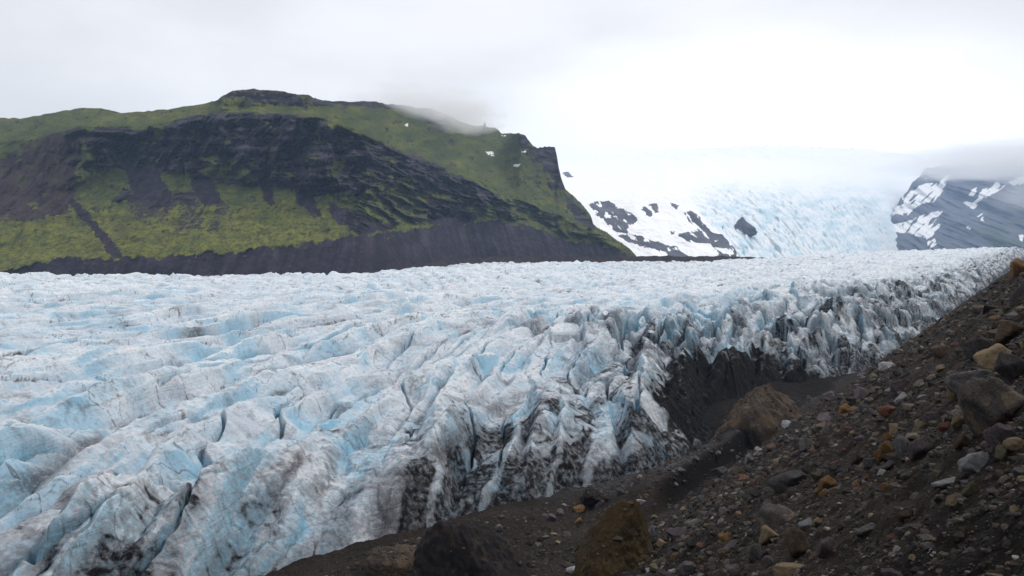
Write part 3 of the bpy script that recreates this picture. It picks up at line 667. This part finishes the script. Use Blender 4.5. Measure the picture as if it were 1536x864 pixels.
HERO = [  # px, py (middle), width, height (px), stone, shape, short name, label
    (1529, 402, 24, 26, 'orange', 'rounded', 'boulder', 'orange boulder on the crest of the scree slope against the ice'),
    (1530, 440, 26, 46, 'dark grey', 'angular', 'boulder', 'tall dark grey boulder below the orange boulder on the crest'),
    (1469, 464, 22, 12, 'brown', 'rounded', 'boulder', 'low brown hump of rock near the skyline of the slope'),
    (1511, 500, 48, 34, 'brown', 'angular', 'boulder', 'brown block with a flat top above the long tan boulder'),
    (1471, 521, 42, 26, 'dark grey', 'flat', 'boulder', 'dark slanted block leaning downhill left of the brown flat-topped block'),
    (1412, 529, 28, 19, 'brown', 'angular', 'boulder', 'small dark brown block standing alone on smooth upper scree'),
    (1494, 536, 64, 36, 'tan', 'rounded', 'boulder', 'long tan boulder lying between dark blocks high on the slope'),
    (1522, 552, 46, 46, 'dark grey', 'angular', 'boulder', 'dark grey boulder pressed against the right end of the long tan boulder'),
    (1458, 568, 64, 36, 'grey', 'flat', 'boulder', 'broad grey slab just below the long tan boulder'),
    (1411, 553, 15, 9, 'tan', 'rounded', 'stone', 'small pale tan stone on dark scree under the lone brown block'),
    (1415, 515, 9, 6, 'orange', 'rounded', 'stone', 'tiny orange stone just above the lone brown block'),
    (1490, 610, 78, 82, 'two-tone', 'angular', 'boulder', 'largest boulder, dark with a pale pointed top and shaded underside'),
    (1432, 592, 24, 16, 'tan', 'rounded', 'stone', 'tan stone at the left foot of the broad grey slab'),
    (1351, 599, 21, 15, 'pale grey', 'flat', 'stone', 'pale grey slab standing out on brown scree'),
    (1331, 616, 25, 14, 'reddish', 'flat', 'stone', 'reddish flat stone touching the lower end of the pale grey slab'),
    (1269, 617, 21, 18, 'orange', 'rounded', 'boulder', 'rusty brown boulder at the edge above the gully with the brown mound'),
    (1351, 577, 28, 18, 'purple grey', 'flat', 'boulder', 'long purple grey slab lying uphill of the pale grey slab'),
    (1438, 633, 23, 20, 'tan', 'angular', 'stone', 'pinkish tan wedge resting against the left side of the largest boulder'),
    (1380, 643, 23, 16, 'olive', 'rounded', 'stone', 'olive rounded stone left of the red rounded stone'),
    (1417, 641, 16, 16, 'reddish', 'rounded', 'stone', 'red rounded stone beside the pinkish tan wedge'),
    (1402, 623, 30, 14, 'purple grey', 'flat', 'stone', 'mauve flat stone above the olive and red rounded stones'),
    (1333, 657, 17, 12, 'orange', 'rounded', 'stone', 'brown orange stone sitting on top of the ochre block'),
    (1326, 677, 29, 26, 'orange', 'angular', 'boulder', 'bright ochre block half way down the slope'),
    (1354, 671, 25, 28, 'grey', 'angular', 'boulder', 'grey upright stone wedged between the ochre block and a purple boulder'),
    (1378, 673, 32, 32, 'purple grey', 'rounded', 'boulder', 'round purple grey boulder two stones right of the ochre block'),
    (1444, 665, 22, 19, 'brown', 'rounded', 'boulder', 'brown rounded boulder left below the largest boulder'),
    (1502, 656, 42, 36, 'purple grey', 'flat', 'boulder', 'slanted purple slab directly below the largest boulder'),
    (1521, 666, 28, 14, 'tan', 'rounded', 'boulder', 'tan rounded boulder overlapping the slanted purple slab'),
    (1503, 680, 25, 16, 'olive', 'rounded', 'boulder', 'greenish rounded stone right of the pale grey boulder with a sharp edge'),
    (1463, 694, 44, 28, 'pale grey', 'angular', 'boulder', 'pale grey boulder with a sharp edge low on the right of the slope'),
    (1531, 611, 22, 32, 'grey', 'rounded', 'boulder', 'grey boulder cut by the frame right of the largest boulder'),
    (1285, 689, 21, 20, 'brown', 'angular', 'boulder', 'brown pointed stone left of a bluish flat stone'),
    (1307, 693, 22, 16, 'grey', 'flat', 'stone', 'bluish grey flat stone below the ochre block'),
    (1332, 699, 21, 9, 'purple grey', 'flat', 'stone', 'thin violet flake of stone below the round purple boulder'),
    (1182, 722, 52, 22, 'dark grey', 'flat', 'boulder', 'flat dark slab jutting from the middle of the slope'),
    (1242, 727, 27, 20, 'orange', 'rounded', 'boulder', 'orange rounded boulder right of the flat dark slab'),
    (1235, 742, 13, 10, 'orange', 'rounded', 'stone', 'small orange stone just under the orange rounded boulder'),
    (1167, 779, 56, 34, 'two-tone', 'angular', 'boulder', 'wide dark angular boulder below the flat dark slab'),
    (1152, 804, 31, 27, 'tan', 'angular', 'boulder', 'tan rough block under the left end of the wide dark angular boulder'),
    (1197, 817, 38, 44, 'brown', 'angular', 'boulder', 'tall brown boulder right of the tan rough block'),
    (1088, 808, 21, 14, 'orange', 'angular', 'stone', 'ochre stone with a slate slab lying against its lower side'),
    (1096, 819, 24, 11, 'purple grey', 'flat', 'stone', 'dark slate slab lying against the ochre stone'),
    (1086, 831, 20, 12, 'brown', 'rounded', 'stone', 'brown stone under the dark slate slab'),
    (1132, 829, 21, 26, 'grey', 'angular', 'boulder', 'grey upright angular stone below the tan rough block'),
    (1153, 842, 15, 13, 'grey', 'angular', 'stone', 'grey pointed stone left of the foot of the tall brown boulder'),
    (1243, 823, 31, 28, 'purple grey', 'rounded', 'boulder', 'mauve grey boulder right of the tall brown boulder'),
    (1031, 853, 28, 18, 'grey', 'flat', 'boulder', 'grey slab edge breaking the slope at the bottom left of the scree'),
    (1101, 858, 24, 18, 'grey', 'angular', 'boulder', 'grey angular boulder at the bottom edge below the brown stone'),
    (1193, 852, 62, 18, 'tan', 'flat', 'boulder', 'long low tan ridge of rock at the bottom below the tall brown boulder'),
    (1209, 787, 21, 14, 'pale grey', 'rounded', 'stone', 'pale pinkish stone right of the wide dark angular boulder'),
    (1227, 784, 15, 11, 'tan', 'rounded', 'stone', 'small tan stone right of the pale pinkish stone'),
    (1236, 632, 26, 16, 'purple grey', 'flat', 'boulder', 'purple brown slab at the lip of the slope beside the gully'),
    (1214, 666, 30, 18, 'grey', 'flat', 'boulder', 'long grey slab below the purple brown slab'),
    (1223, 672, 16, 9, 'orange', 'rounded', 'stone', 'ochre stone at the lower edge of the long grey slab'),
    (1155, 672, 17, 12, 'brown', 'rounded', 'boulder', 'brown rounded boulder on the edge above the dark channel'),
    (1124, 690, 13, 15, 'grey', 'rounded', 'boulder', 'grey boulder standing on the edge of the dark channel'),
    (1107, 708, 13, 13, 'brown', 'rounded', 'boulder', 'brown ball-like boulder near the lower end of the dark channel'),
    (1299, 795, 32, 16, 'grey', 'flat', 'boulder', 'grey slab breaking out of dark soil low on the slope'),
    (1329, 732, 15, 11, 'orange', 'angular', 'stone', 'small orange angular stone far below the ochre block'),
    (1416, 739, 10, 7, 'tan', 'rounded', 'stone', 'pale yellow pebble on top of a purple stone'),
    (1411, 748, 18, 11, 'purple grey', 'rounded', 'stone', 'purple stone carrying a pale yellow pebble'),
    (1419, 725, 38, 14, 'pale grey', 'flat', 'boulder', 'long pale slab left below the pale grey boulder with a sharp edge'),
    (1456, 734, 23, 20, 'olive', 'angular', 'boulder', 'dark olive boulder below a round black stone'),
    (1449, 713, 19, 16, 'dark grey', 'rounded', 'stone', 'round black stone leaning on the pale grey boulder with a sharp edge'),
    (1359, 774, 23, 16, 'brown', 'rounded', 'boulder', 'brown stone sunk in the dark bottom soil of the slope'),
    (1397, 827, 7, 6, 'pale grey', 'rounded', 'stone', 'lone white pebble on the black soil at the bottom'),
    (1411, 836, 8, 12, 'olive', 'flat', 'stone', 'upright olive sliver right below the lone white pebble'),
    (869, 764, 17, 9, 'orange', 'flat', 'boulder', 'ochre flat boulder on the gravel floor below the ice wall'),
    (868, 782, 11, 9, 'orange', 'rounded', 'boulder', 'rust coloured boulder below the ochre flat boulder on the gravel floor'),
    (914, 852, 22, 22, 'tan', 'rounded', 'boulder', 'pale round boulder at the foot of the mossy brown mound'),
    (861, 855, 24, 10, 'pale grey', 'flat', 'boulder', 'pale slab at the bottom left of the mossy brown mound'),
    (977, 797, 11, 16, 'grey', 'angular', 'boulder', 'grey slab leaning on the right side of the mossy brown mound'),
    (959, 752, 15, 8, 'pale grey', 'flat', 'boulder', 'pale flat boulder above the top of the mossy brown mound'),
]

def make_heroes():
    for i, (px, py, w, h, st, sh, nm, lab) in enumerate(HERO):
        p = hit(px, py + h * .35)
        if p is None: p = hit(px, py + h * .5 + 6)
        if p is None: print('no ground', lab); continue
        k = p[1] / F
        ms = SHAPES[sh]; me = ms[i % len(ms)]
        r = np.random.default_rng(i + 900)
        W, Hh = w * k * 1.08, h * k * 1.25
        tl = (r.uniform(-.15, .15), -r.uniform(.15, .45) if sh == 'flat' else r.uniform(-.3, .1))
        place_rock('boulder' if nm == 'boulder' else 'stone', me, ROCKM[st], p, W, Hh, max(W * r.uniform(.7, 1.0), Hh * .7), r.uniform(-.5, .5), tl, .24,
                   label=lab, category=nm, group='boulders on the moraine slope')
        USED.append((px, py, max(w, h) / 2, lab, p))

TONES = [((.030, .027, .026), 5), ((.050, .043, .039), 6), ((.075, .064, .055), 4), ((.11, .092, .075), 1.5), ((.15, .14, .135), .9), ((.055, .046, .05), 3),
         ((.14, .105, .07), .8), ((.10, .058, .026), .35), ((.085, .047, .036), 1.), ((.24, .23, .22), .3), ((.05, .047, .033), 1.4)]
TNAME = ['dark grey', 'grey', 'grey', 'tan', 'pale grey', 'purple grey', 'tan', 'orange', 'reddish', 'pale grey', 'olive']

STOP = set('at the of with a an below right left on in above under and to against between just low its two beside near over by from lower upper middle end foot standing lying leaning sitting out far up carrying half into'.split())
def short_name(lab):
    """the shortest opening of a boulder's label that fits no other boulder"""
    w = lab.replace(',', '').split()
    for k in range(2, len(w) + 1):
        if w[k - 1] in STOP or not any(x in ('boulder', 'stone', 'block', 'slab', 'hump', 'wedge', 'flake', 'ridge', 'pebble', 'sliver') for x in w[:k]): continue
        if k < len(w) and w[k - 1] in ('flat', 'round', 'dark', 'pale', 'small', 'brown', 'lone', 'long', 'mossy', 'purple', 'orange', 'ochre', 'broad', 'largest', 'bottom', 'grey', 'gravel', 'tan', 'tall', 'sharp', 'wide', 'rough', 'bluish', 'red', 'olive', 'black', 'slanted', 'white', 'pinkish', 'slate', 'upright', 'scree'): continue
        p = ' '.join(w[:k])
        if sum(l[7].replace(',', '').startswith(p) for l in HERO) == 1: return p
    return lab

def make_scatter(nsmall=110000, nbig=230):
    w = np.array([t[1] for t in TONES]); w = w / w.sum(); tone = np.array([t[0] for t in TONES])
    def spots(n, r0, r1, az0=-14, az1=37):
        R = np.exp(rng.uniform(np.log(r0), np.log(r1), n * 4)); A = np.radians(rng.uniform(az0, az1, n * 4))
        x, y = R * np.sin(A), R * np.cos(A); a, q = aq(x, y)
        ok = (q > marg(a) + 1.5) & (q < 25) & (R > r0)
        return x[ok][:n], y[ok][:n]
    # small stones: one mass
    x, y = spots(nsmall, 3.5, 300)
    n = len(x); d = np.hypot(x, y)
    clump = fbm(x / 2.2, y / 2.2, 3, 501)
    size = np.clip((.7 + 1.1 * rng.pareto(1.9, n)) * 1.75, 0, 14) * d / F * (1 + .8 * clump)
    size = np.clip(size, .012, .9)
    mv = np.concatenate(MOUND_TOPS); mv = mv[rng.permutation(len(mv))[:1500]]
    x = np.concatenate([x, mv[:, 0]]); y = np.concatenate([y, mv[:, 1]]); n = len(x)
    size = np.concatenate([size, np.clip((.0012 + .0007 * rng.pareto(2.2, len(mv))) * np.hypot(mv[:, 0], mv[:, 1]), .05, .55)])
    V, Fc, T = [], [], []
    base = [rock_co(700 + i, 1, planes=7, hard=30, rough=.10) for i in range(12)]
    kind = rng.integers(0, 12, n)
    z = np.concatenate([ground_z(x[:n - len(mv)], y[:n - len(mv)]), mv[:, 2]])
    off = 0
    ang = rng.uniform(0, 6.283, n)
    sc = np.stack([rng.uniform(.7, 1.3, n), rng.uniform(.6, 1.1, n), rng.uniform(.4, .85, n)], 1) * size[:, None] * .62
    tn = tone[rng.choice(len(TONES), n, p=w)] * rng.uniform(.6, 1.25, n)[:, None]
    for k in range(12):
        m = np.where(kind == k)[0]
        co, f = base[k]
        c = co[None] * sc[m][:, None, :]
        ca, sa = np.cos(ang[m])[:, None], np.sin(ang[m])[:, None]
        X = c[..., 0] * ca - c[..., 1] * sa + x[m][:, None]; Yy = c[..., 0] * sa + c[..., 1] * ca + y[m][:, None]
        Zz = c[..., 2] + z[m][:, None] - size[m][:, None] * .03
        V.append(np.stack([X, Yy, Zz], -1).reshape(-1, 3))
        Fc.append((f[None] + (np.arange(len(m)) * len(co))[:, None, None]).reshape(-1, 3) + off); off += len(m) * len(co)
        T.append(np.repeat(tn[m], len(co), 0))
    link('gravel', mesh_from('gravel', np.concatenate(V), np.concatenate(Fc), {'tone': np.concatenate(T)}, MGRAVEL, False, True), kind='stuff',
         label='loose gravel and small stones strewn over the dark moraine slope')
    # larger stones, each a thing
    x, y = spots(2200, 6, 240, -8, 33)
    z = ground_z(x, y)
    px = CX + F * x / y; py = HY + F * (H - z) / y
    cnt = 0; labels = set(); placed = []
    sizew = ['small', 'middling', 'large']
    for i in range(len(x)):
        if cnt >= nbig: break
        if not (-20 < px[i] < 1545 and 380 < py[i] < 870): continue
        hpx = hit(px[i], py[i])
        if hpx is None or abs(hpx[1] - y[i]) > .04 * y[i] + .4: continue
        s = float(np.clip(6.5 + 5.5 * rng.pareto(2.3), 6.5, 24))
        near = min(USED, key=lambda u: math.hypot(u[0] - px[i], u[1] - py[i]))
        if any(math.hypot(u[0] - px[i], u[1] - py[i]) < u[2] + s * .6 for u in USED): continue
        if any(math.hypot(u[0] - px[i], u[1] - py[i]) < u[2] + s * .5 for u in placed): continue
        t = rng.choice(len(TONES), p=w); cn = TNAME[t]
        if y[i] > 110 and cn in ('orange', 'reddish'): cn = 'grey'
        sh = ['angular', 'rounded', 'flat'][rng.choice(3, p=[.55, .2, .25])]
        dx, dy = px[i] - near[0], py[i] - near[1]
        side = ('right of' if dx > 0 else 'left of') if abs(dx) > abs(dy) else ('below' if dy > 0 else 'above')
        szn = 'small' if s < 9 else 'medium' if s < 14 else 'large'
        nl = short_name(near[3])
        desc = f'{szn} {cn} {sh} stone'
        second = sorted(USED, key=lambda u: math.hypot(u[0] - px[i], u[1] - py[i]))[1]
        opts = [f'{desc} {side} the {nl}', f'{desc} between the {nl} and the {short_name(second[3])}', f'{desc} {"close to and" if math.hypot(dx, dy) < near[2] + 16 else "well"} {side} the {nl}',
                f'{desc} {"up" if dy < 0 else "down"} the slope and {"right" if dx > 0 else "left"} of the {nl}']
        opts = [o for o in opts if o not in labels and len(o.split()) <= 16]
        if not opts: continue
        lab = opts[0]
        labels.add(lab)
        ms = SHAPES[sh]; me = ms[int(rng.integers(len(ms)))]
        W = s * y[i] / F * rng.uniform(1., 1.5); Hh = W * (rng.uniform(.55, .85) if sh != 'flat' else rng.uniform(.28, .42)); D = W * rng.uniform(.6, 1.)
        place_rock('stone', me, ROCKM[cn], (x[i], y[i], z[i]), W, Hh, D, rng.uniform(0, 6.28), (rng.uniform(-.3, .3), rng.uniform(-.45, .2)), .25,
                   label=lab, category='stone', group='stones scattered on the moraine slope')
        placed.append((px[i], py[i], s * .6)); cnt += 1
    print('individual stones', cnt)

MOUND_TOPS = []
def mound(name, px, py, wpx, hpx, seed, mat, lab, cat, depth=.9, planes=12, hard=9, rough=.07, sink=.22, yaw=0, tilt=(0, 0), n=6, pos=None, peak=0.):
    p = hit(px, py + hpx * .5) if pos is None else pos
    k = p[1] / F
    co, f = rock_co(seed, n, planes=planes, hard=hard, rough=rough)
    mn, mx = co.min(0), co.max(0)
    co = (co - (mn + mx) / 2) / ((mx - mn) / 2)
    W, Hh = wpx * k, hpx * k / (1 - sink)
    if peak: co[:, :2] *= (1 - peak * np.clip((co[:, 2] + .2) / 1.2, 0, 1))[:, None]
    co = co * np.array([W / 2, W * depth / 2, Hh / 2])
    co = co + (.022 * W * (rid(co[:, 0] / W * 5 - co[:, 2] / W * 6 + seed, co[:, 2] / W * 4 + co[:, 1] / W * 6 + co[:, 0] / W * 3, 4, seed + 3, .5) - .6) + .05 * W * fbm(co[:, 0] / W * 8 + co[:, 1] / W * 5, co[:, 2] / W * 9 - co[:, 1] / W * 4, 6, seed, .6))[:, None] * (co / np.linalg.norm(co, axis=1)[:, None])
    me = mesh_from(name, co, f, {}, mat, True, True)
    o = link(name, me, label=lab, category=cat)
    o.rotation_euler = (tilt[0], tilt[1], yaw)
    o.location = (p[0], p[1] + W * depth * .25, p[2] + Hh * (.5 - sink))
    M = np.array(o.rotation_euler.to_matrix()); nrm = np.zeros(len(co) * 3, np.float32); me.vertices.foreach_get('normal', nrm)
    cw = co @ M.T + np.array(o.location); nw = nrm.reshape(-1, 3) @ M.T
    cw = cw[(nw[:, 2] > .25) & (cw[:, 2] > ground_z(cw[:, 0], cw[:, 1]))]
    if len(cw): MOUND_TOPS.append(cw[rng.permutation(len(cw))[:500]])
    return o

def make_mounds():
    mossy = mat_rock('mossy_brown', (.016, .011, .006), (.036, .024, .010), (.024, .018, .012), .7)
    black = mat_rock('black_debris', (.006, .005, .005), (.013, .011, .011), (.024, .018, .013), .8)  # near-black tones over the whole mound
    brown = mat_rock('brown_debris', (.026, .020, .016), (.055, .041, .030), (.06, .040, .025), .3)
    mound('mound', 935, 808, 150, 100, 41, mossy, 'mossy brown mound at the foot of the scree slope', 'mound', yaw=.3, planes=9, hard=8, sink=.45, peak=.5, tilt=(0, .25))
    mound('mound', 712, 838, 230, 104, 52, black, 'big black debris mound with a rounded crest below the dirty ice', 'mound', yaw=.1, sink=.48, peak=.3)
    mound('mound', 592, 852, 96, 40, 63, brown, 'low brown debris mound at the bottom edge left of the black mound', 'mound')
    mound('mound', 1140, 624, 178, 80, 74, brown, 'brown cone shaped mound in the dark gully under the ice wall', 'mound', hard=8, sink=.5, rough=.08, peak=.3)
    mound('mound', 895, 748, 46, 26, 85, black, 'small dark hump of debris above the ochre flat boulder on the gravel floor', 'mound')

def far_things():
    # rock island in the icefall
    co, f = rock_co(93, 4, planes=7, hard=30, rough=.2)
    co[:, :2] *= (1 - .35 * np.clip(co[:, 2:3], -1, 1))
    D = depth_at('icefall', 1112, 341) - 20; k = D / F
    t = NT('nunatak_rock'); n = t.noise(.02, 6, .7); m = t.done(t.mix(t.ramp(n, .3, .7), (.07, .075, .09), (.13, .135, .16)), .9, n, 4.)
    o = link('rock_outcrop', mesh_from('rock_outcrop', co * np.array([12 * k, 16 * k, 12 * k]), f, {}, m, True, True), label='bare dark rock island sticking out of the white icefall', category='rock outcrop')
    o.location = ((1112 - CX) * k, D, H + (HY - 341) * k)
    dark = ROCKM['dark grey']
    for px, row, w, h, D, lab in [(727, 188, 4, 9, 1830, 'thin rock spire standing up on the misty ridge crest')]:
        k = D / F
        co, f = rock_co(int(px), 3, planes=9, hard=18, rough=.08)
        taper = 1 - .6 * np.clip((co[:, 2] + 1) / 2, 0, 1)
        co = co * np.array([w * k * .6, w * k * .6, h * k * .62]); co[:, 0] *= taper; co[:, 1] *= taper
        o = link('rock_spire', mesh_from('rock_spire', co, f, {}, dark, True, True), label=lab, category='rock spire')
        o.location = ((px - CX) * k, D, H + (HY - row) * k)


# ------------------------------------------------------------------ build
g = make_ground()
ice = make_glacier()
mtn = make_mountain()
make_moraine_ridge()
make_far()
build_shapes()
make_heroes()
make_mounds()
make_scatter()
far_things()

# ------------------------------------------------------------------ air
def box(name, lo, hi, mat, **props):
    v = np.array([[(lo, hi)[(i >> a) & 1][a] for a in range(3)] for i in range(8)], float)
    f = np.array([[0, 2, 3, 1], [4, 5, 7, 6], [0, 1, 5, 4], [2, 6, 7, 3], [0, 4, 6, 2], [1, 3, 7, 5]])
    return link(name, mesh_from(name, v, f, {}, mat, False), **props)

def vol_mat(name, color, density, aniso=0.):
    m = bpy.data.materials.new(name); m.use_nodes = True; t = m.node_tree; t.nodes.clear()
    o = t.nodes.new('ShaderNodeOutputMaterial'); p = t.nodes.new('ShaderNodeVolumePrincipled')
    p.inputs['Color'].default_value = (*color, 1); p.inputs['Density'].default_value = density
    p.inputs['Anisotropy'].default_value = aniso
    t.links.new(p.outputs[0], o.inputs['Volume'])
    return m, t, p

HAZE = 6.4e-5
hm, _, _ = vol_mat('thin_air', (.50, .70, 1.0), HAZE)
box('haze', (-9000, -9000, -60), (9000, 9000, 820), hm, kind='stuff')

def cloud(px, row, D, wx, wy, wz, dens, seed, fall=.75):
    m, t, p = vol_mat('cloud_vapour', (1, 1, 1), 0, .4)
    tc = t.nodes.new('ShaderNodeTexCoord')
    ln = t.nodes.new('ShaderNodeVectorMath'); ln.operation = 'LENGTH'; t.links.new(tc.outputs['Object'], ln.inputs[0])
    nz = t.nodes.new('ShaderNodeTexNoise'); nz.noise_dimensions = '4D'; nz.inputs['W'].default_value = seed
    nz.inputs['Scale'].default_value = 2.4; nz.inputs['Detail'].default_value = 4
    t.links.new(tc.outputs['Object'], nz.inputs['Vector'])
    a = t.nodes.new('ShaderNodeMath'); a.operation = 'MULTIPLY_ADD'; a.inputs[1].default_value = 1.3
    t.links.new(nz.outputs[0], a.inputs[0])
    b = t.nodes.new('ShaderNodeMath'); b.operation = 'SUBTRACT'; b.inputs[0].default_value = .30; t.links.new(ln.outputs['Value'], b.inputs[1])
    t.links.new(b.outputs[0], a.inputs[2])
    c = t.nodes.new('ShaderNodeMapRange'); c.inputs[1].default_value = 0; c.inputs[2].default_value = .45; c.inputs[3].default_value = 0; c.inputs[4].default_value = dens
    t.links.new(a.outputs[0], c.inputs[0]); t.links.new(c.outputs[0], p.inputs['Density'])
    v, f = ICO[4]
    o = link('cloud', mesh_from('cloud', v, f, {}, m, True, True), kind='stuff')
    k = D / F
    o.scale = (wx * k, wy, wz * k); o.location = ((px - CX) * k, D, H + (HY - row) * k)
    return o
cloud(635, 158, 1660, 125, 220, 23, .0075, 1)
cloud(700, 178, 1680, 64, 200, 22, .0075, 3)
cloud(1560, 242, 5400, 250, 900, 33, .0042, 5)
cloud(1560, 290, 4800, 58, 500, 36, .0016, 8)

# ------------------------------------------------------------------ sky and sun
w = bpy.data.worlds.new('World'); scene.world = w; w.use_nodes = True
t = w.node_tree; N = t.nodes; L = t.links; N.clear()
out = N.new('ShaderNodeOutputWorld'); bg = N.new('ShaderNodeBackground'); bg.inputs[1].default_value = .1; L.new(bg.outputs[0], out.inputs[0])
SUN_EL, SUN_AZ = math.radians(42), math.radians(58)
sk = N.new('ShaderNodeTexSky'); sk.sky_type = 'NISHITA'; sk.sun_disc = False; sk.sun_elevation = SUN_EL; sk.sun_rotation = SUN_AZ
tc = N.new('ShaderNodeTexCoord'); mp = N.new('ShaderNodeMapping'); mp.inputs['Scale'].default_value = (1, 1, 2.6); L.new(tc.outputs['Generated'], mp.inputs[0])
nz = N.new('ShaderNodeTexNoise'); nz.inputs['Scale'].default_value = 2.2; nz.inputs['Detail'].default_value = 5; nz.inputs['Roughness'].default_value = .5; L.new(mp.outputs[0], nz.inputs['Vector'])
def W_range(src, lo, hi, a, b):
    m = N.new('ShaderNodeMapRange'); m.interpolation_type = 'SMOOTHSTEP'; L.new(src, m.inputs[0])
    for k, v in zip((1, 2, 3, 4), (lo, hi, a, b)): m.inputs[k].default_value = v
    return m.outputs[0]
# brighter cloud round the low centre of the view, where the sun stands behind it
dt = N.new('ShaderNodeVectorMath'); dt.operation = 'DOT_PRODUCT'; gm = N.new('ShaderNodeMapping'); gm.inputs['Scale'].default_value = (1, 1, 2.6); L.new(tc.outputs['Generated'], gm.inputs[0])
gn = N.new('ShaderNodeVectorMath'); gn.operation = 'NORMALIZE'; L.new(gm.outputs[0], gn.inputs[0]); L.new(gn.outputs[0], dt.inputs[0])
gd = (math.sin(math.radians(19)), math.cos(math.radians(19)), .085 * 2.6); gl = math.sqrt(sum(v * v for v in gd)); dt.inputs[1].default_value = [v / gl for v in gd]
glow = W_range(dt.outputs['Value'], .90, .985, 0., 3.6)
base = W_range(nz.outputs[0], .38, .64, 8.4, 9.9)
ad = N.new('ShaderNodeMath'); ad.operation = 'ADD'; L.new(glow, ad.inputs[0]); L.new(base, ad.inputs[1])
cl = N.new('ShaderNodeVectorMath'); cl.operation = 'SCALE'; cl.inputs[0].default_value = (.99, .99, 1.01); L.new(ad.outputs[0], cl.inputs['Scale'])
mx = N.new('ShaderNodeMix'); mx.data_type = 'RGBA'; mx.inputs[0].default_value = .94; L.new(sk.outputs[0], mx.inputs[6]); L.new(cl.outputs[0], mx.inputs[7])
L.new(mx.outputs[2], bg.inputs[0])

sl = bpy.data.lights.new('sun', 'SUN'); sl.energy = 1.5; sl.angle = math.radians(14); sl.color = (1, .97, .93)
so = bpy.data.objects.new('sun', sl); COL.objects.link(so)
so.rotation_euler = (math.radians(90) - SUN_EL, 0, math.pi - SUN_AZ)
from mathutils import Vector
d = Vector((math.sin(SUN_AZ) * math.cos(SUN_EL), math.cos(SUN_AZ) * math.cos(SUN_EL), math.sin(SUN_EL)))
so.rotation_euler = d.to_track_quat('Z', 'Y').to_euler()

# ------------------------------------------------------------------ camera
cam = bpy.data.cameras.new('camera'); co_ = bpy.data.objects.new('camera', cam); COL.objects.link(co_)
cam.sensor_width = 36; cam.lens = 36 * F / 1536; cam.shift_y = -(432 - HY) / 1536
cam.clip_start = .1; cam.clip_end = 40000
co_.location = (0, 0, H); co_.rotation_euler = (math.radians(90), 0, 0)
scene.camera = co_
vs = scene.view_settings; vs.view_transform = 'Standard'; vs.look = 'None'; vs.exposure = .14; vs.gamma = 1; vs.use_curve_mapping = False
scene.cycles.volume_bounces = 10; scene.cycles.max_bounces = 12; scene.cycles.diffuse_bounces = 4
scene.cycles.volume_step_rate = 4
scene.cycles.use_denoising = True; scene.cycles.denoising_prefilter = 'ACCURATE'
scene.cycles.sample_clamp_indirect = 4
